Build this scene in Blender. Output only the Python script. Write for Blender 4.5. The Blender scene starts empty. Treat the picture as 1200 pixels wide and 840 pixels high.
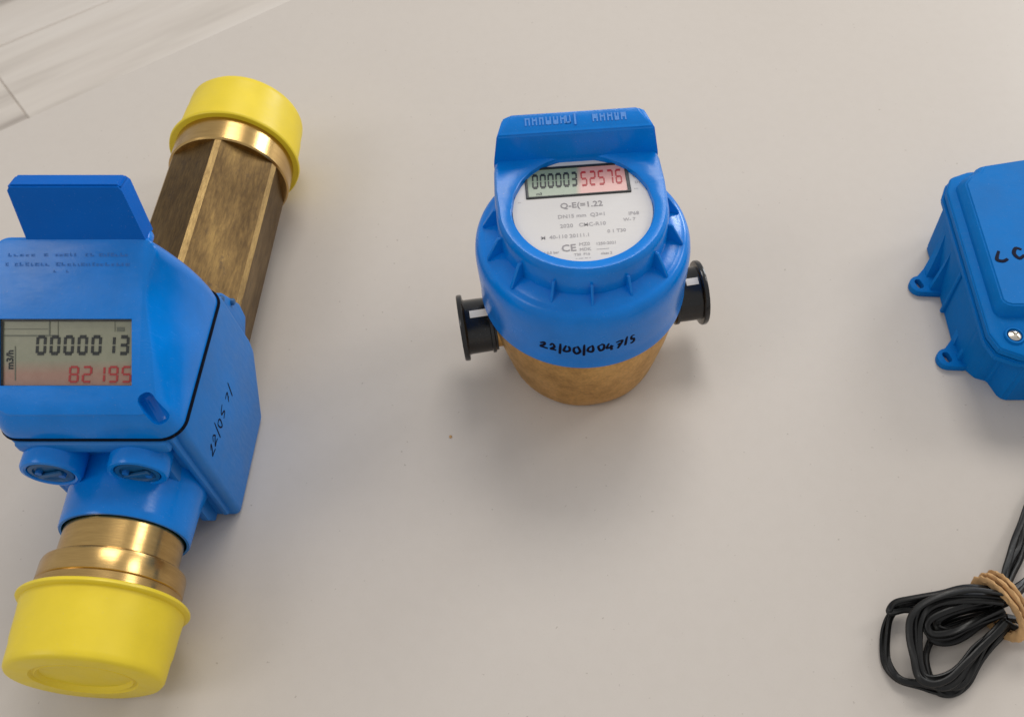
import bpy, bmesh, math, random
from math import radians, sin, cos, pi
from mathutils import Vector, Matrix, noise

random.seed(7)
SC = bpy.context.scene
COL = SC.collection

# ------------------------------------------------------------------ camera
cam_d = bpy.data.cameras.new('camera')
cam_d.sensor_width = 36.0
cam_d.lens = 33.0
cam_d.shift_x = -83 / 1200
cam_d.clip_start = 0.01
cam_d.clip_end = 50
cam_d.dof.use_dof = True
cam_d.dof.focus_distance = 0.41
cam_d.dof.aperture_fstop = 20
cam = bpy.data.objects.new('camera', cam_d)
COL.objects.link(cam)
cam.location = (0, 0, 0.398)
cam.rotation_euler = (radians(34), 0, 0)
SC.camera = cam

# ------------------------------------------------------------------ light of the room
world = bpy.data.worlds.new('World')
SC.world = world
world.use_nodes = True
wb = world.node_tree.nodes['Background']
wb.inputs[0].default_value = (0.97, 0.965, 0.96, 1)
wb.inputs[1].default_value = 0.52


def area(name, loc, target, sx, sy, power, color):
    d = bpy.data.lights.new(name, 'AREA')
    d.shape = 'RECTANGLE'
    d.size = sx
    d.size_y = sy
    d.energy = power
    d.color = color
    o = bpy.data.objects.new(name, d)
    COL.objects.link(o)
    o.location = loc
    o.rotation_euler = (Vector(target) - Vector(loc)).to_track_quat('-Z', 'Y').to_euler()
    return o


area('ceiling_panel_light', (0.20, 1.70, 2.0), (0, 0.3, 0), 1.0, 0.8, 19, (1.0, 0.965, 0.91))
area('ceiling_panel_light', (2.3, 1.5, 1.9), (0, 0.3, 0), 0.8, 0.8, 15, (1.0, 0.97, 0.93))
area('ceiling_panel_light', (-1.9, -0.6, 2.1), (0, 0.3, 0), 0.9, 0.9, 9, (1.0, 0.97, 0.93))
area('window_light', (2.0, 2.7, 0.95), (0, 0.3, 0.05), 0.9, 0.8, 30, (0.93, 0.97, 1.0))

SC.view_settings.view_transform = 'Standard'
SC.view_settings.look = 'None'
SC.view_settings.exposure = 0.06
SC.view_settings.gamma = 1.0
SC.cycles.max_bounces = 8

# ------------------------------------------------------------------ materials


def mat(name, base, rough=0.5, metal=0.0, spec=0.5, coat=0.0):
    m = bpy.data.materials.new(name)
    m.use_nodes = True
    nt = m.node_tree
    b = nt.nodes['Principled BSDF']
    b.inputs['Base Color'].default_value = (*base, 1)
    b.inputs['Roughness'].default_value = rough
    b.inputs['Metallic'].default_value = metal
    b.inputs['Specular IOR Level'].default_value = spec
    b.inputs['Coat Weight'].default_value = coat
    return m, nt, b


def nnode(nt, typ, **kw):
    n = nt.nodes.new(typ)
    for k, v in kw.items():
        setattr(n, k, v)
    return n


def noise_tex(nt, scale, detail=4, rough=0.6, stretch=(1, 1, 1), rot=(0, 0, 0), coord='Object'):
    tc = nnode(nt, 'ShaderNodeTexCoord')
    mp = nnode(nt, 'ShaderNodeMapping')
    mp.inputs['Scale'].default_value = stretch
    mp.inputs['Rotation'].default_value = rot
    n = nnode(nt, 'ShaderNodeTexNoise')
    n.inputs['Scale'].default_value = scale
    n.inputs['Detail'].default_value = detail
    n.inputs['Roughness'].default_value = rough
    nt.links.new(tc.outputs[coord], mp.inputs[0])
    nt.links.new(mp.outputs[0], n.inputs['Vector'])
    return n


def ramp(nt, src, stops):
    r = nnode(nt, 'ShaderNodeValToRGB')
    e = r.color_ramp.elements
    while len(e) < len(stops):
        e.new(0.5)
    for i, (p, c) in enumerate(stops):
        e[i].position = p
        e[i].color = (*c, 1) if len(c) == 3 else c
    nt.links.new(src, r.inputs[0])
    return r


def mrange(nt, src, a, b, c, d):
    r = nnode(nt, 'ShaderNodeMapRange')
    r.inputs[1].default_value = a
    r.inputs[2].default_value = b
    r.inputs[3].default_value = c
    r.inputs[4].default_value = d
    nt.links.new(src, r.inputs[0])
    return r


def bump(nt, b, src, strength, dist):
    n = nnode(nt, 'ShaderNodeBump')
    n.inputs['Strength'].default_value = strength
    n.inputs['Distance'].default_value = dist
    nt.links.new(src, n.inputs['Height'])
    nt.links.new(n.outputs[0], b.inputs['Normal'])


def mix(nt, fac, a, b_, mode='MIX'):
    n = nnode(nt, 'ShaderNodeMix', data_type='RGBA', blend_type=mode)
    if isinstance(fac, float):
        n.inputs[0].default_value = fac
    else:
        nt.links.new(fac, n.inputs[0])
    for sock, v in ((6, a), (7, b_)):
        if isinstance(v, tuple):
            n.inputs[sock].default_value = (*v, 1)
        else:
            nt.links.new(v, n.inputs[sock])
    return n.outputs[2]


def plastic(name, base, rough, dirt=0.12, bumpd=0.00004, coat=0.0, spec=0.5, scale=900, dust=0.22):
    m, nt, b = mat(name, base, rough, spec=spec, coat=coat)
    n1 = noise_tex(nt, 45, 5)
    n2 = noise_tex(nt, scale, 2)
    dark = tuple(c * (1 - dirt) for c in base)
    lite = tuple(min(1, c * (1 + dirt * 0.5)) for c in base)
    rp = ramp(nt, n1.outputs[0], [(0.3, dark), (0.7, lite)])
    n3 = noise_tex(nt, 1300, 2, 0.7)
    speck = ramp(nt, n3.outputs[0], [(0.66, (0, 0, 0)), (0.78, (dust, dust, dust))])
    col = mix(nt, speck.outputs[0], rp.outputs[0], (0.42, 0.44, 0.46))
    nt.links.new(col, b.inputs['Base Color'])
    n4 = noise_tex(nt, 160, 6, 0.75, (1, 5, 1), (0.3, 0.2, 0.7))
    rr0 = mrange(nt, n4.outputs[0], 0.35, 0.7, 0.0, 0.16)
    rr1 = mrange(nt, n1.outputs[0], 0.3, 0.7, rough * 0.85, rough * 1.2)
    rr = nnode(nt, 'ShaderNodeMath', operation='ADD')
    nt.links.new(rr0.outputs[0], rr.inputs[0])
    nt.links.new(rr1.outputs[0], rr.inputs[1])
    nt.links.new(rr.outputs[0], b.inputs['Roughness'])
    bump(nt, b, n2.outputs[0], 0.5, bumpd)
    return m


M = {}
M['blue'] = plastic('blue_plastic', (0.0, 0.200, 0.69), 0.14, 0.14, 0.00005, spec=0.30)
M['blue_rough'] = plastic('matt_blue_plastic', (0.0, 0.165, 0.54), 0.40, 0.14, 0.00008, scale=1500)
M['blue_flap'] = plastic('satin_blue_plastic', (0.0, 0.115, 0.50), 0.4, 0.08, spec=0.10)
M['blue_box'] = plastic('box_blue_plastic', (0.0, 0.155, 0.50), 0.45, 0.10, 0.00006, spec=0.10, scale=1200)
M['yellow'] = plastic('yellow_plastic', (0.82, 0.62, 0.022), 0.36, 0.07, 0.00003)
M['black'] = plastic('black_plastic', (0.008, 0.008, 0.009), 0.13, 0.2, 0.00001)
M['gasket'] = plastic('black_rubber', (0.003, 0.004, 0.010), 0.8, 0.1, spec=0.1)
M['cable'] = plastic('black_cable_sheath', (0.004, 0.004, 0.004), 0.32, 0.25, 0.00008, spec=0.4, dust=0.1)
M['ink'] = plastic('marker_ink', (0.003, 0.004, 0.02), 0.6, 0.2, spec=0.1, dust=0.0)
M['groove'] = plastic('dull_blue_seal_disc', (0.004, 0.095, 0.26), 0.35, 0.3)
M['lcd_black'] = mat('liquid_crystal_black', (0.012, 0.016, 0.014), 0.4)[0]
M['lcd_red'] = mat('liquid_crystal_red', (0.42, 0.03, 0.03), 0.4)[0]
M['lcd_grey'] = mat('liquid_crystal_grey', (0.13, 0.14, 0.10), 0.4)[0]
M['print'] = mat('grey_print', (0.30, 0.28, 0.29), 0.6)[0]
M['print_faint'] = mat('faint_grey_print', (0.40, 0.38, 0.39), 0.6)[0]
M['engraved'] = mat('dark_blue_engraving', (0.0, 0.125, 0.46), 0.5)[0]
M['relief'] = mat('raised_blue_lettering', (0.0, 0.19, 0.62), 0.4)[0]
M['frame'] = plastic('dark_lcd_surround', (0.018, 0.022, 0.022), 0.35, 0.2)


def brass_mat(name, base, base2, rough, bumpd, stretch):
    m, nt, b = mat(name, base, rough, metal=1.0)
    n = noise_tex(nt, 60, 6, 0.65, stretch)
    f = noise_tex(nt, 700, 3, 0.6, stretch)
    rp = ramp(nt, n.outputs[0], [(0.32, base2), (0.6, base)])
    c = mix(nt, 0.35, rp.outputs[0], ramp(nt, f.outputs[0], [(0.3, base2), (0.7, tuple(min(1, x * 1.2) for x in base))]).outputs[0])
    nt.links.new(c, b.inputs['Base Color'])
    rr = mrange(nt, n.outputs[0], 0.3, 0.7, rough * 1.35, rough * 0.85)
    nt.links.new(rr.outputs[0], b.inputs['Roughness'])
    bump(nt, b, f.outputs[0], 0.5, bumpd)
    return m


M['brass'] = brass_mat('turned_brass', (0.56, 0.365, 0.14), (0.40, 0.25, 0.09), 0.22, 0.00002, (0.25, 3.5, 0.25))
M['brass_cast'] = brass_mat('cast_brass', (0.74, 0.45, 0.16), (0.37, 0.21, 0.08), 0.46, 0.00022, (1, 1, 1))
# tarnished bar: drawn along its axis, dull brown patches over brass
m, nt, b = mat('tarnished_brass', (0.4, 0.27, 0.1), 0.45, metal=0.95)
n1 = noise_tex(nt, 36, 5, 0.6, (1.5, 0.5, 1.5))
n2 = noise_tex(nt, 380, 5, 0.7, (2.2, 0.35, 2.2))
n3 = noise_tex(nt, 95, 5, 0.7, (1, .7, 1))
c1 = ramp(nt, n1.outputs[0], [(0.34, (0.085, 0.052, 0.026)), (0.52, (0.145, 0.090, 0.038)), (0.68, (0.30, 0.19, 0.065))]).outputs[0]
c2 = ramp(nt, n2.outputs[0], [(0.38, (0.085, 0.053, 0.024)), (0.68, (0.25, 0.155, 0.055))]).outputs[0]
c = mix(nt, 0.45, c1, c2)
c = mix(nt, ramp(nt, n3.outputs[0], [(0.60, (0, 0, 0)), (0.70, (0.65, 0.65, 0.65))]).outputs[0], c, (0.05, 0.036, 0.03))
nt.links.new(c, b.inputs['Base Color'])
rr = mrange(nt, n1.outputs[0], 0.3, 0.7, 0.62, 0.42)
nt.links.new(rr.outputs[0], b.inputs['Roughness'])
bump(nt, b, n2.outputs[0], 0.5, 0.00012)
M['tarnish'] = m
M['brass_edge'] = brass_mat('rubbed_brass_edge', (0.50, 0.34, 0.14), (0.20, 0.13, 0.06), 0.42, 0.00015, (2, 0.5, 2))
M['screw'] = mat('nickel_screw', (0.62, 0.58, 0.52), 0.25, metal=1.0)[0]

# white meter face
M['face'] = plastic('white_face_card', (0.67, 0.645, 0.63), 0.5, 0.04)
M['seal'] = plastic('jute_band', (0.60, 0.36, 0.16), 0.85, 0.45, 0.0003, scale=1100)

# tabletop laminate: pale warm grey, faint mottling and a soft sheen
m, nt, b = mat('pale_laminate', (0.60, 0.54, 0.475), 0.42, spec=0.25)
n1 = noise_tex(nt, 5, 5, 0.55)
n2 = noise_tex(nt, 160, 3, 0.6)
n3 = noise_tex(nt, 1400, 2, 0.6)
c1 = ramp(nt, n1.outputs[0], [(0.3, (0.560, 0.508, 0.459)), (0.7, (0.577, 0.525, 0.476))]).outputs[0]
c = mix(nt, 0.12, c1, ramp(nt, n2.outputs[0], [(0.35, (0.53, 0.48, 0.425)), (0.6, (0.59, 0.54, 0.485))]).outputs[0])
n4 = noise_tex(nt, 2600, 2, 0.7)
c = mix(nt, ramp(nt, n4.outputs[0], [(0.30, (0.16, 0.16, 0.16)), (0.42, (0, 0, 0))]).outputs[0], c, (0.40, 0.355, 0.31))
n5 = noise_tex(nt, 420, 2, 0.5)
c = mix(nt, ramp(nt, n5.outputs[0], [(0.735, (0, 0, 0)), (0.77, (0.5, 0.5, 0.5))]).outputs[0], c, (0.30, 0.25, 0.21))
nt.links.new(c, b.inputs['Base Color'])
nt.links.new(mrange(nt, n1.outputs[0], 0.3, 0.7, 0.40, 0.5).outputs[0], b.inputs['Roughness'])
bump(nt, b, n3.outputs[0], 0.25, 0.00003)
M['table'] = m
M['table_edge'] = mat('table_edge_band', (0.50, 0.45, 0.40), 0.5)[0]

# whitewashed plank: long grain with a few darker streaks
m, nt, b = mat('whitewashed_oak', (0.5, 0.45, 0.4), 0.5)
oi = nnode(nt, 'ShaderNodeObjectInfo')
tc = nnode(nt, 'ShaderNodeTexCoord')
add = nnode(nt, 'ShaderNodeVectorMath', operation='MULTIPLY_ADD')
mp = nnode(nt, 'ShaderNodeMapping')
mp.inputs['Scale'].default_value = (0.45, 4.2, 1)
cmb = nnode(nt, 'ShaderNodeCombineXYZ')
nt.links.new(oi.outputs['Random'], cmb.inputs[0])
nt.links.new(oi.outputs['Random'], cmb.inputs[1])
add.inputs[1].default_value = (9, 9, 9)
nt.links.new(cmb.outputs[0], add.inputs[0])
nt.links.new(tc.outputs['Object'], add.inputs[2])
nt.links.new(add.outputs[0], mp.inputs[0])
g1 = nnode(nt, 'ShaderNodeTexNoise')
g1.inputs['Scale'].default_value = 2.6
g1.inputs['Detail'].default_value = 6
g2 = nnode(nt, 'ShaderNodeTexNoise')
g2.inputs['Scale'].default_value = 12
g2.inputs['Detail'].default_value = 4
for g in (g1, g2):
    nt.links.new(mp.outputs[0], g.inputs['Vector'])
c1 = ramp(nt, g1.outputs[0], [(0.36, (0.36, 0.31, 0.27)), (0.43, (0.56, 0.50, 0.44)), (0.50, (0.66, 0.595, 0.53)), (0.68, (0.72, 0.66, 0.60))]).outputs[0]
c = mix(nt, 0.2, c1, ramp(nt, g2.outputs[0], [(0.35, (0.58, 0.51, 0.45)), (0.6, (0.76, 0.70, 0.63))]).outputs[0])
nt.links.new(c, b.inputs['Base Color'])
M['plank'] = m

# lcd glasses: green-grey on top, reddish strip where the red digits are


def lcd_mat(name, axis, split, soft, cols):
    m, nt, b = mat(name, cols[0], 0.25)
    tc = nnode(nt, 'ShaderNodeTexCoord')
    sp = nnode(nt, 'ShaderNodeSeparateXYZ')
    nt.links.new(tc.outputs['Generated'], sp.inputs[0])
    rp = ramp(nt, sp.outputs[axis], [(split - soft, cols[0]), (split + soft, cols[1])])
    nz = noise_tex(nt, 300, 3)
    c = mix(nt, 0.08, rp.outputs[0], ramp(nt, nz.outputs[0], [(0.3, (0.1, 0.11, 0.08)), (0.7, (0.5, 0.48, 0.38))]).outputs[0])
    nt.links.new(c, b.inputs['Base Color'])
    return m


M['lcd_big'] = lcd_mat('lcd_glass_big', 1, 0.27, 0.10, [(0.40, 0.22, 0.16), (0.31, 0.31, 0.215)])
M['lcd_small'] = lcd_mat('lcd_glass_small', 0, 0.52, 0.03, [(0.25, 0.32, 0.23), (0.66, 0.33, 0.30)])

# ------------------------------------------------------------------ object helpers
ORG = {}


def empty(name, loc, label, cat, group=None, kind=None):
    o = bpy.data.objects.new(name, None)
    COL.objects.link(o)
    o.location = loc
    o.empty_display_size = 0.02
    ORG[o] = Vector(loc)
    if label:
        o['label'] = label
    if cat:
        o['category'] = cat
    if group:
        o['group'] = group
    if kind:
        o['kind'] = kind
    return o


def obj(name, bm, m, parent=None, smooth=38, recalc=True):
    """links a bmesh (world coordinates) as one mesh object whose origin is its own centre"""
    if recalc:
        bmesh.ops.recalc_face_normals(bm, faces=bm.faces[:])
    ang = radians(smooth)
    for e in bm.edges:
        if len(e.link_faces) == 2:
            e.smooth = e.calc_face_angle(0) < ang
        else:
            e.smooth = False
    for f_ in bm.faces:
        f_.smooth = True
    lo = Vector((1e9,) * 3)
    hi = -lo
    for v in bm.verts:
        for i in range(3):
            lo[i] = min(lo[i], v.co[i])
            hi[i] = max(hi[i], v.co[i])
    c = (lo + hi) / 2
    bmesh.ops.translate(bm, verts=bm.verts, vec=-c)
    me = bpy.data.meshes.new(name)
    bm.to_mesh(me)
    bm.free()
    if m:
        me.materials.append(m)
    o = bpy.data.objects.new(name, me)
    COL.objects.link(o)
    ORG[o] = c
    if parent:
        o.parent = parent
        o.location = c - ORG[parent]
    else:
        o.location = c
    return o


def cut(o, *cutters):
    """carves closed bmeshes (world coordinates) out of an object and keeps the result as its mesh"""
    tmp = []
    for cb in cutters:
        bmesh.ops.recalc_face_normals(cb, faces=cb.faces[:])
        me = bpy.data.meshes.new('cutter')
        cb.to_mesh(me)
        cb.free()
        co = bpy.data.objects.new('cutter', me)
        COL.objects.link(co)
        md = o.modifiers.new('cut', 'BOOLEAN')
        md.operation = 'DIFFERENCE'
        md.object = co
        md.solver = 'EXACT'
        tmp.append(co)
    # evaluate in world space
    bpy.context.view_layer.update()
    dg = bpy.context.evaluated_depsgraph_get()
    me = bpy.data.meshes.new_from_object(o.evaluated_get(dg))
    o.modifiers.clear()
    old = o.data
    o.data = me
    me.name = old.name
    bm = bmesh.new()
    bm.from_mesh(me)
    for e in bm.edges:
        if len(e.link_faces) == 2:
            e.smooth = e.calc_face_angle(0) < radians(35)
        else:
            e.smooth = False
    bm.to_mesh(me)
    bm.free()
    for co in tmp:
        bpy.data.objects.remove(co, do_unlink=True)
    return o


def merge(dst, src):
    me = bpy.data.meshes.new('tmp')
    src.to_mesh(me)
    src.free()
    dst.from_mesh(me)
    bpy.data.meshes.remove(me)
    return dst


def box(x0, x1, y0, y1, z0, z1, bev=0.0, seg=2):
    bm = bmesh.new()
    v = [bm.verts.new((x, y, z)) for x in (x0, x1) for y in (y0, y1) for z in (z0, z1)]
    for q in ((0, 1, 3, 2), (4, 6, 7, 5), (0, 4, 5, 1), (2, 3, 7, 6), (0, 2, 6, 4), (1, 5, 7, 3)):
        bm.faces.new([v[i] for i in q])
    bmesh.ops.recalc_face_normals(bm, faces=bm.faces[:])
    if bev:
        bmesh.ops.bevel(bm, geom=bm.edges[:], offset=bev, segments=seg, affect='EDGES', profile=0.5, clamp_overlap=True)
    return bm


def xf(bm, mtx):
    bmesh.ops.transform(bm, matrix=mtx, verts=bm.verts)
    return bm


def lathe(profile, mtx=Matrix(), segs=96, wob=0.0):
    """profile of (radius, height) turned about local z, then placed by mtx"""
    bm = bmesh.new()
    rings = []
    for r, h in profile:
        if r <= 1e-7:
            rings.append([bm.verts.new((0, 0, h))])
        else:
            rings.append([bm.verts.new((r * cos(2 * pi * i / segs), r * sin(2 * pi * i / segs), h)) for i in range(segs)])
    for a, b_ in zip(rings, rings[1:]):
        if len(a) == 1 and len(b_) == 1:
            continue
        for i in range(segs):
            j = (i + 1) % segs
            if len(a) == 1:
                bm.faces.new((a[0], b_[i], b_[j]))
            elif len(b_) == 1:
                bm.faces.new((a[i], a[j], b_[0]))
            else:
                bm.faces.new((a[i], a[j], b_[j], b_[i]))
    if wob:
        for v in bm.verts:
            d = noise.noise(v.co * 60) * wob
            v.co += Vector((v.co.x, v.co.y, 0)).normalized() * d
    return xf(bm, mtx)


def axis(loc, d):
    """matrix that takes local z to direction d at loc"""
    q = Vector((0, 0, 1)).rotation_difference(Vector(d).normalized())
    return Matrix.Translation(loc) @ q.to_matrix().to_4x4()


def prism(pts, n0, n1, place, bev=0.0, seg=2, edges='all'):
    """polygon pts (a, b) extruded from n0 to n1; place(a, b, n) -> world point"""
    bm = bmesh.new()
    A = [bm.verts.new(place(a, b_, n0)) for a, b_ in pts]
    B = [bm.verts.new(place(a, b_, n1)) for a, b_ in pts]
    bm.faces.new(A[::-1])
    bm.faces.new(B)
    for i in range(len(pts)):
        j = (i + 1) % len(pts)
        bm.faces.new((A[i], A[j], B[j], B[i]))
    bmesh.ops.recalc_face_normals(bm, faces=bm.faces[:])
    if bev:
        es = bm.edges[:]
        if edges == 'top':
            sB = set(B)
            es = [e for e in bm.edges if e.verts[0] in sB and e.verts[1] in sB]
        bmesh.ops.bevel(bm, geom=es, offset=bev, segments=seg, affect='EDGES', profile=0.5, clamp_overlap=True)
    return bm


def sweep(path, rad, segs=6, closed=False, flat=1.0, up=Vector((0, 0, 1)), twin=False):
    """tube along path; flat scales it along the up-ish direction"""
    bm = bmesh.new()
    P_ = [Vector(p) for p in path]
    n = len(P_)
    rings = []
    for i, p in enumerate(P_):
        if closed:
            t = P_[(i + 1) % n] - P_[i - 1]
        else:
            t = P_[min(i + 1, n - 1)] - P_[max(i - 1, 0)]
        t.normalize()
        u = up(i / n) if callable(up) else up
        s = t.cross(u)
        if s.length < 1e-5:
            s = t.cross(Vector((1, 0, 0)))
        s.normalize()
        w = s.cross(t).normalized()
        r = rad(i / n) if callable(rad) else rad
        ring = []
        for k in range(segs):
            a = 2 * pi * (k + 0.5) / segs
            g_ = 1.0 if not twin else .52 + .60 * abs(sin(2 * a)) ** .8
            ring.append(bm.verts.new(p + s * (cos(a) * r) + w * (sin(a) * r * flat * g_)))
        rings.append(ring)
    m_ = n if closed else n - 1
    for i in range(m_):
        a, b_ = rings[i], rings[(i + 1) % n]
        for k in range(segs):
            l = (k + 1) % segs
            bm.faces.new((a[k], a[l], b_[l], b_[k]))
    if not closed:
        bm.faces.new(rings[0][::-1])
        bm.faces.new(rings[-1])
    return bm


def catmull(pts, n=10, closed=False):
    P_ = [Vector(p) for p in pts]
    out = []
    m_ = len(P_)
    rng = range(m_ if closed else m_ - 1)
    for i in rng:
        if closed:
            p0, p1, p2, p3 = P_[i - 1], P_[i], P_[(i + 1) % m_], P_[(i + 2) % m_]
        else:
            p0, p1, p2, p3 = P_[max(i - 1, 0)], P_[i], P_[i + 1], P_[min(i + 2, m_ - 1)]
        for k in range(n):
            t = k / n
            out.append(0.5 * ((2 * p1) + (p2 - p0) * t + (2 * p0 - 5 * p1 + 4 * p2 - p3) * t * t + (3 * p1 - p0 - 3 * p2 + p3) * t ** 3))
    if not closed:
        out.append(P_[-1])
    return out


# handwriting: pen strokes in a 1 x 1 cell
PEN = {
    '0': [[(.5, .95), (.2, .75), (.2, .25), (.5, .05), (.8, .3), (.8, .75), (.5, .95)]],
    '1': [[(.5, 1), (.45, 0)]],
    '2': [[(.15, .75), (.4, .95), (.75, .8), (.6, .45), (.15, .08), (.5, .12), (.9, .05)]],
    '4': [[(.35, 1), (.15, .45), (.85, .5)], [(.65, .8), (.6, 0)]],
    '5': [[(.8, .95), (.35, .92), (.28, .55), (.7, .5), (.72, .15), (.2, .03)]],
    '7': [[(.15, .9), (.8, .92), (.4, 0)], [(.3, .5), (.75, .5)]],
    '6': [[(.7, .95), (.3, .6), (.2, .2), (.55, .03), (.75, .25), (.5, .45), (.25, .3)]],
    '8': [[(.5, .5), (.2, .75), (.5, .97), (.78, .75), (.5, .5), (.2, .25), (.5, .03), (.8, .25), (.5, .5)]],
    '/': [[(.62, 1.35), (.38, -.3)]],
    'c': [[(.8, .75), (.45, .85), (.15, .45), (.4, .05), (.85, .2)]],
    'l': [[(.45, .95), (.2, .5), (.15, .15), (.45, .0), (.85, .15)]],
    '-': [[(.1, .5), (.9, .55)]],
}


def handwriting(text, place, h, adv, r, jit=0.06, seed=3):
    """place(u, v) -> (point, normal)"""
    rg = random.Random(seed)
    bm = bmesh.new()
    x = 0
    for ch in text:
        if ch == ' ':
            x += adv * .6
            continue
        w = adv * (0.45 if ch in '/1' else 0.9)
        dy = rg.uniform(-.12, .12) * h
        for st in PEN[ch]:
            pts = [(x + (px + rg.uniform(-jit, jit)) * w, dy + (py + rg.uniform(-jit, jit)) * h) for px, py in st]
            cm = catmull([(a, b_, 0) for a, b_ in pts], 5)
            path = []
            nrm = None
            for p in cm:
                q, nrm = place(p.x, p.y)
                path.append(q + nrm * 0.00003)
            merge(bm, sweep(path, lambda t: r * (0.8 + 0.4 * sin(3.1 * t)), 6, flat=0.12, up=nrm))
        x += w + adv * .12
    return bm


# seven segment digits
SEG = {'0': 'abcdef', '1': 'bc', '2': 'abged', '3': 'abgcd', '4': 'fgbc', '5': 'afgcd', '6': 'afgedc', '7': 'abc', '8': 'abcdefg', '9': 'abcdfg'}
SEGR = {'a': (0.14, 0.9, 0.86, 1.0), 'g': (0.14, 0.455, 0.86, 0.545), 'd': (0.14, 0, 0.86, 0.1),
        'b': (0.84, 0.54, 1.0, 0.93), 'c': (0.84, 0.07, 1.0, 0.46), 'f': (0, 0.54, 0.16, 0.93), 'e': (0, 0.07, 0.16, 0.46)}


def slab(place, u0, v0, u1, v1, w0, w1, skew=0.0):
    bm = bmesh.new()
    A = [bm.verts.new(place(u + skew * v, v, w0)) for u, v in ((u0, v0), (u1, v0), (u1, v1), (u0, v1))]
    B = [bm.verts.new(place(u + skew * v, v, w1)) for u, v in ((u0, v0), (u1, v0), (u1, v1), (u0, v1))]
    bm.faces.new(A[::-1])
    bm.faces.new(B)
    for i in range(4):
        j = (i + 1) % 4
        bm.faces.new((A[i], A[j], B[j], B[i]))
    return bm


def digit(ch, place, u, v, w, h, w0, w1, thick=1.0, skew=0.06):
    bm = bmesh.new()
    for s in SEG[ch]:
        a, b_, c_, d = SEGR[s]
        if s in 'agd':
            mid = (b_ + d) / 2
            hh = (d - b_) / 2 * thick
            b_, d = mid - hh, mid + hh
        else:
            mid = (a + c_) / 2
            hh = (c_ - a) / 2 * thick
            a, c_ = mid - hh, mid + hh
        merge(bm, slab(place, u + a * w, v + b_ * h, u + c_ * w, v + d * h, w0, w1, skew))
    return bm


def text_bm(txt, place, u, v, size, w0, thick=0.00006, rot=0.0, bold=0.0):
    """built-in font, flat print laid on the surface given by place(u, v, w)"""
    cu = bpy.data.curves.new('t', 'FONT')
    cu.body = txt
    cu.size = size
    cu.resolution_u = 2
    cu.offset = bold
    o = bpy.data.objects.new('t', cu)
    COL.objects.link(o)
    dg = bpy.context.evaluated_depsgraph_get()
    me = bpy.data.meshes.new_from_object(o.evaluated_get(dg))
    bm = bmesh.new()
    bm.from_mesh(me)
    bpy.data.objects.remove(o, do_unlink=True)
    bpy.data.curves.remove(cu)
    bpy.data.meshes.remove(me)
    ca, sa = cos(rot), sin(rot)
    for q in bm.verts:
        a, b_ = q.co.x, q.co.y
        q.co = place(u + a * ca - b_ * sa, v + a * sa + b_ * ca, w0)
    return bm


# ================================================================== SETTING
TE0 = Vector((-0.3430, 0.4479, 0))          # table edge passes through these two points
TE1 = Vector((-0.2016, 0.5662, 0))
ed = (TE1 - TE0).normalized()               # along the edge
en = Vector((-ed.y, ed.x, 0))               # away from the table
if en.y < 0:
    en = -en
table = empty('table', (0.2, 0.2, 0), None, None, kind='structure')


def tab_pt(a, b_, n):
    return TE0 + ed * a - en * b_ + Vector((0, 0, n))


bm = prism([(-1.3, 0.0), (2.2, 0.0), (2.2, 1.5), (-1.3, 1.5)], -0.028, 0.0, tab_pt, 0.0012, 2)
obj('tabletop', bm, M['table'], table)
for a, b_ in ((-1.2, 0.1), (2.1, 0.1), (-1.2, 1.4), (2.1, 1.4)):
    bm = prism([(a - .025, b_ - .025), (a + .025, b_ - .025), (a + .025, b_ + .025), (a - .025, b_ + .025)], -0.72, -0.0285, tab_pt, 0.003)
    obj('leg', bm, M['table_edge'], table)

FZ = -0.72
floor = empty('floor', (-1, 1.4, FZ), None, None, kind='structure')
bm = box(-6, 6, -4, 8, FZ - 0.03, FZ - 0.0035)
obj('subfloor', bm, M['plank'], floor)
# planks run parallel to the table edge; one end joint shows by the table
J = Vector((-0.9635, 1.2583, FZ))
S1 = Vector((-0.9131, 1.5906, FZ))          # a point on the seam that shows
d0 = (S1 - J).dot(en)
PW = d0 + 0.03
for r_ in range(-6, 9):
    b0 = d0 + (r_ - 1) * PW
    off = 0.0 if r_ == 0 or r_ == 1 else (r_ * 0.47) % 1.3
    if r_ == 1:
        b0 = d0
        off = 0.62
    ks = range(-3, 4)
    for k in ks:
        a0 = off + (k) * 1.3
        pm = [(a0 + 0.0012, b0 + 0.0012), (a0 + 1.2988, b0 + 0.0012), (a0 + 1.2988, b0 + PW - 0.0012), (a0 + 0.0012, b0 + PW - 0.0012)]

        def pp(a, b_, n, J=J):
            return J + ed * a + en * b_ + Vector((0, 0, n))
        c_ = pp(a0 + .65, b0 + PW / 2, 0)
        if c_.length > 4.5:
            continue
        bm = prism([(p[0] - a0 - .65, p[1] - b0 - PW / 2) for p in pm], -0.012, random.uniform(-0.0004, 0.0), lambda a, b_, n: Vector((a, b_, n)), 0.0012, 1, 'top')
        o = obj('plank', bm, M['plank'])
        o.parent = floor
        o.location = Vector((c_.x, c_.y, FZ - 0.006)) - ORG[floor]
        o.rotation_euler = (0, 0, math.atan2(ed.y, ed.x))

# ================================================================== ULTRASONIC METER (left)
X0 = -0.192
AX = Vector((X0 + 0.0020, 0, 0.0332))
lm = empty('water_meter', (X0, 0.25, 0), 'long blue water meter with raised flap, brass pipe and yellow end caps', 'water meter')


def turned(name, prof, m, parent, segs=96, sx=0.0, wob=0.0, **kw):
    # profile (radius, y)
    return obj(name, lathe([(r, y) for r, y in prof], Matrix.Translation(AX + Vector((sx, 0, 0))) @ Matrix.Rotation(radians(-90), 4, 'X'), segs, wob), m, parent, **kw)


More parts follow.
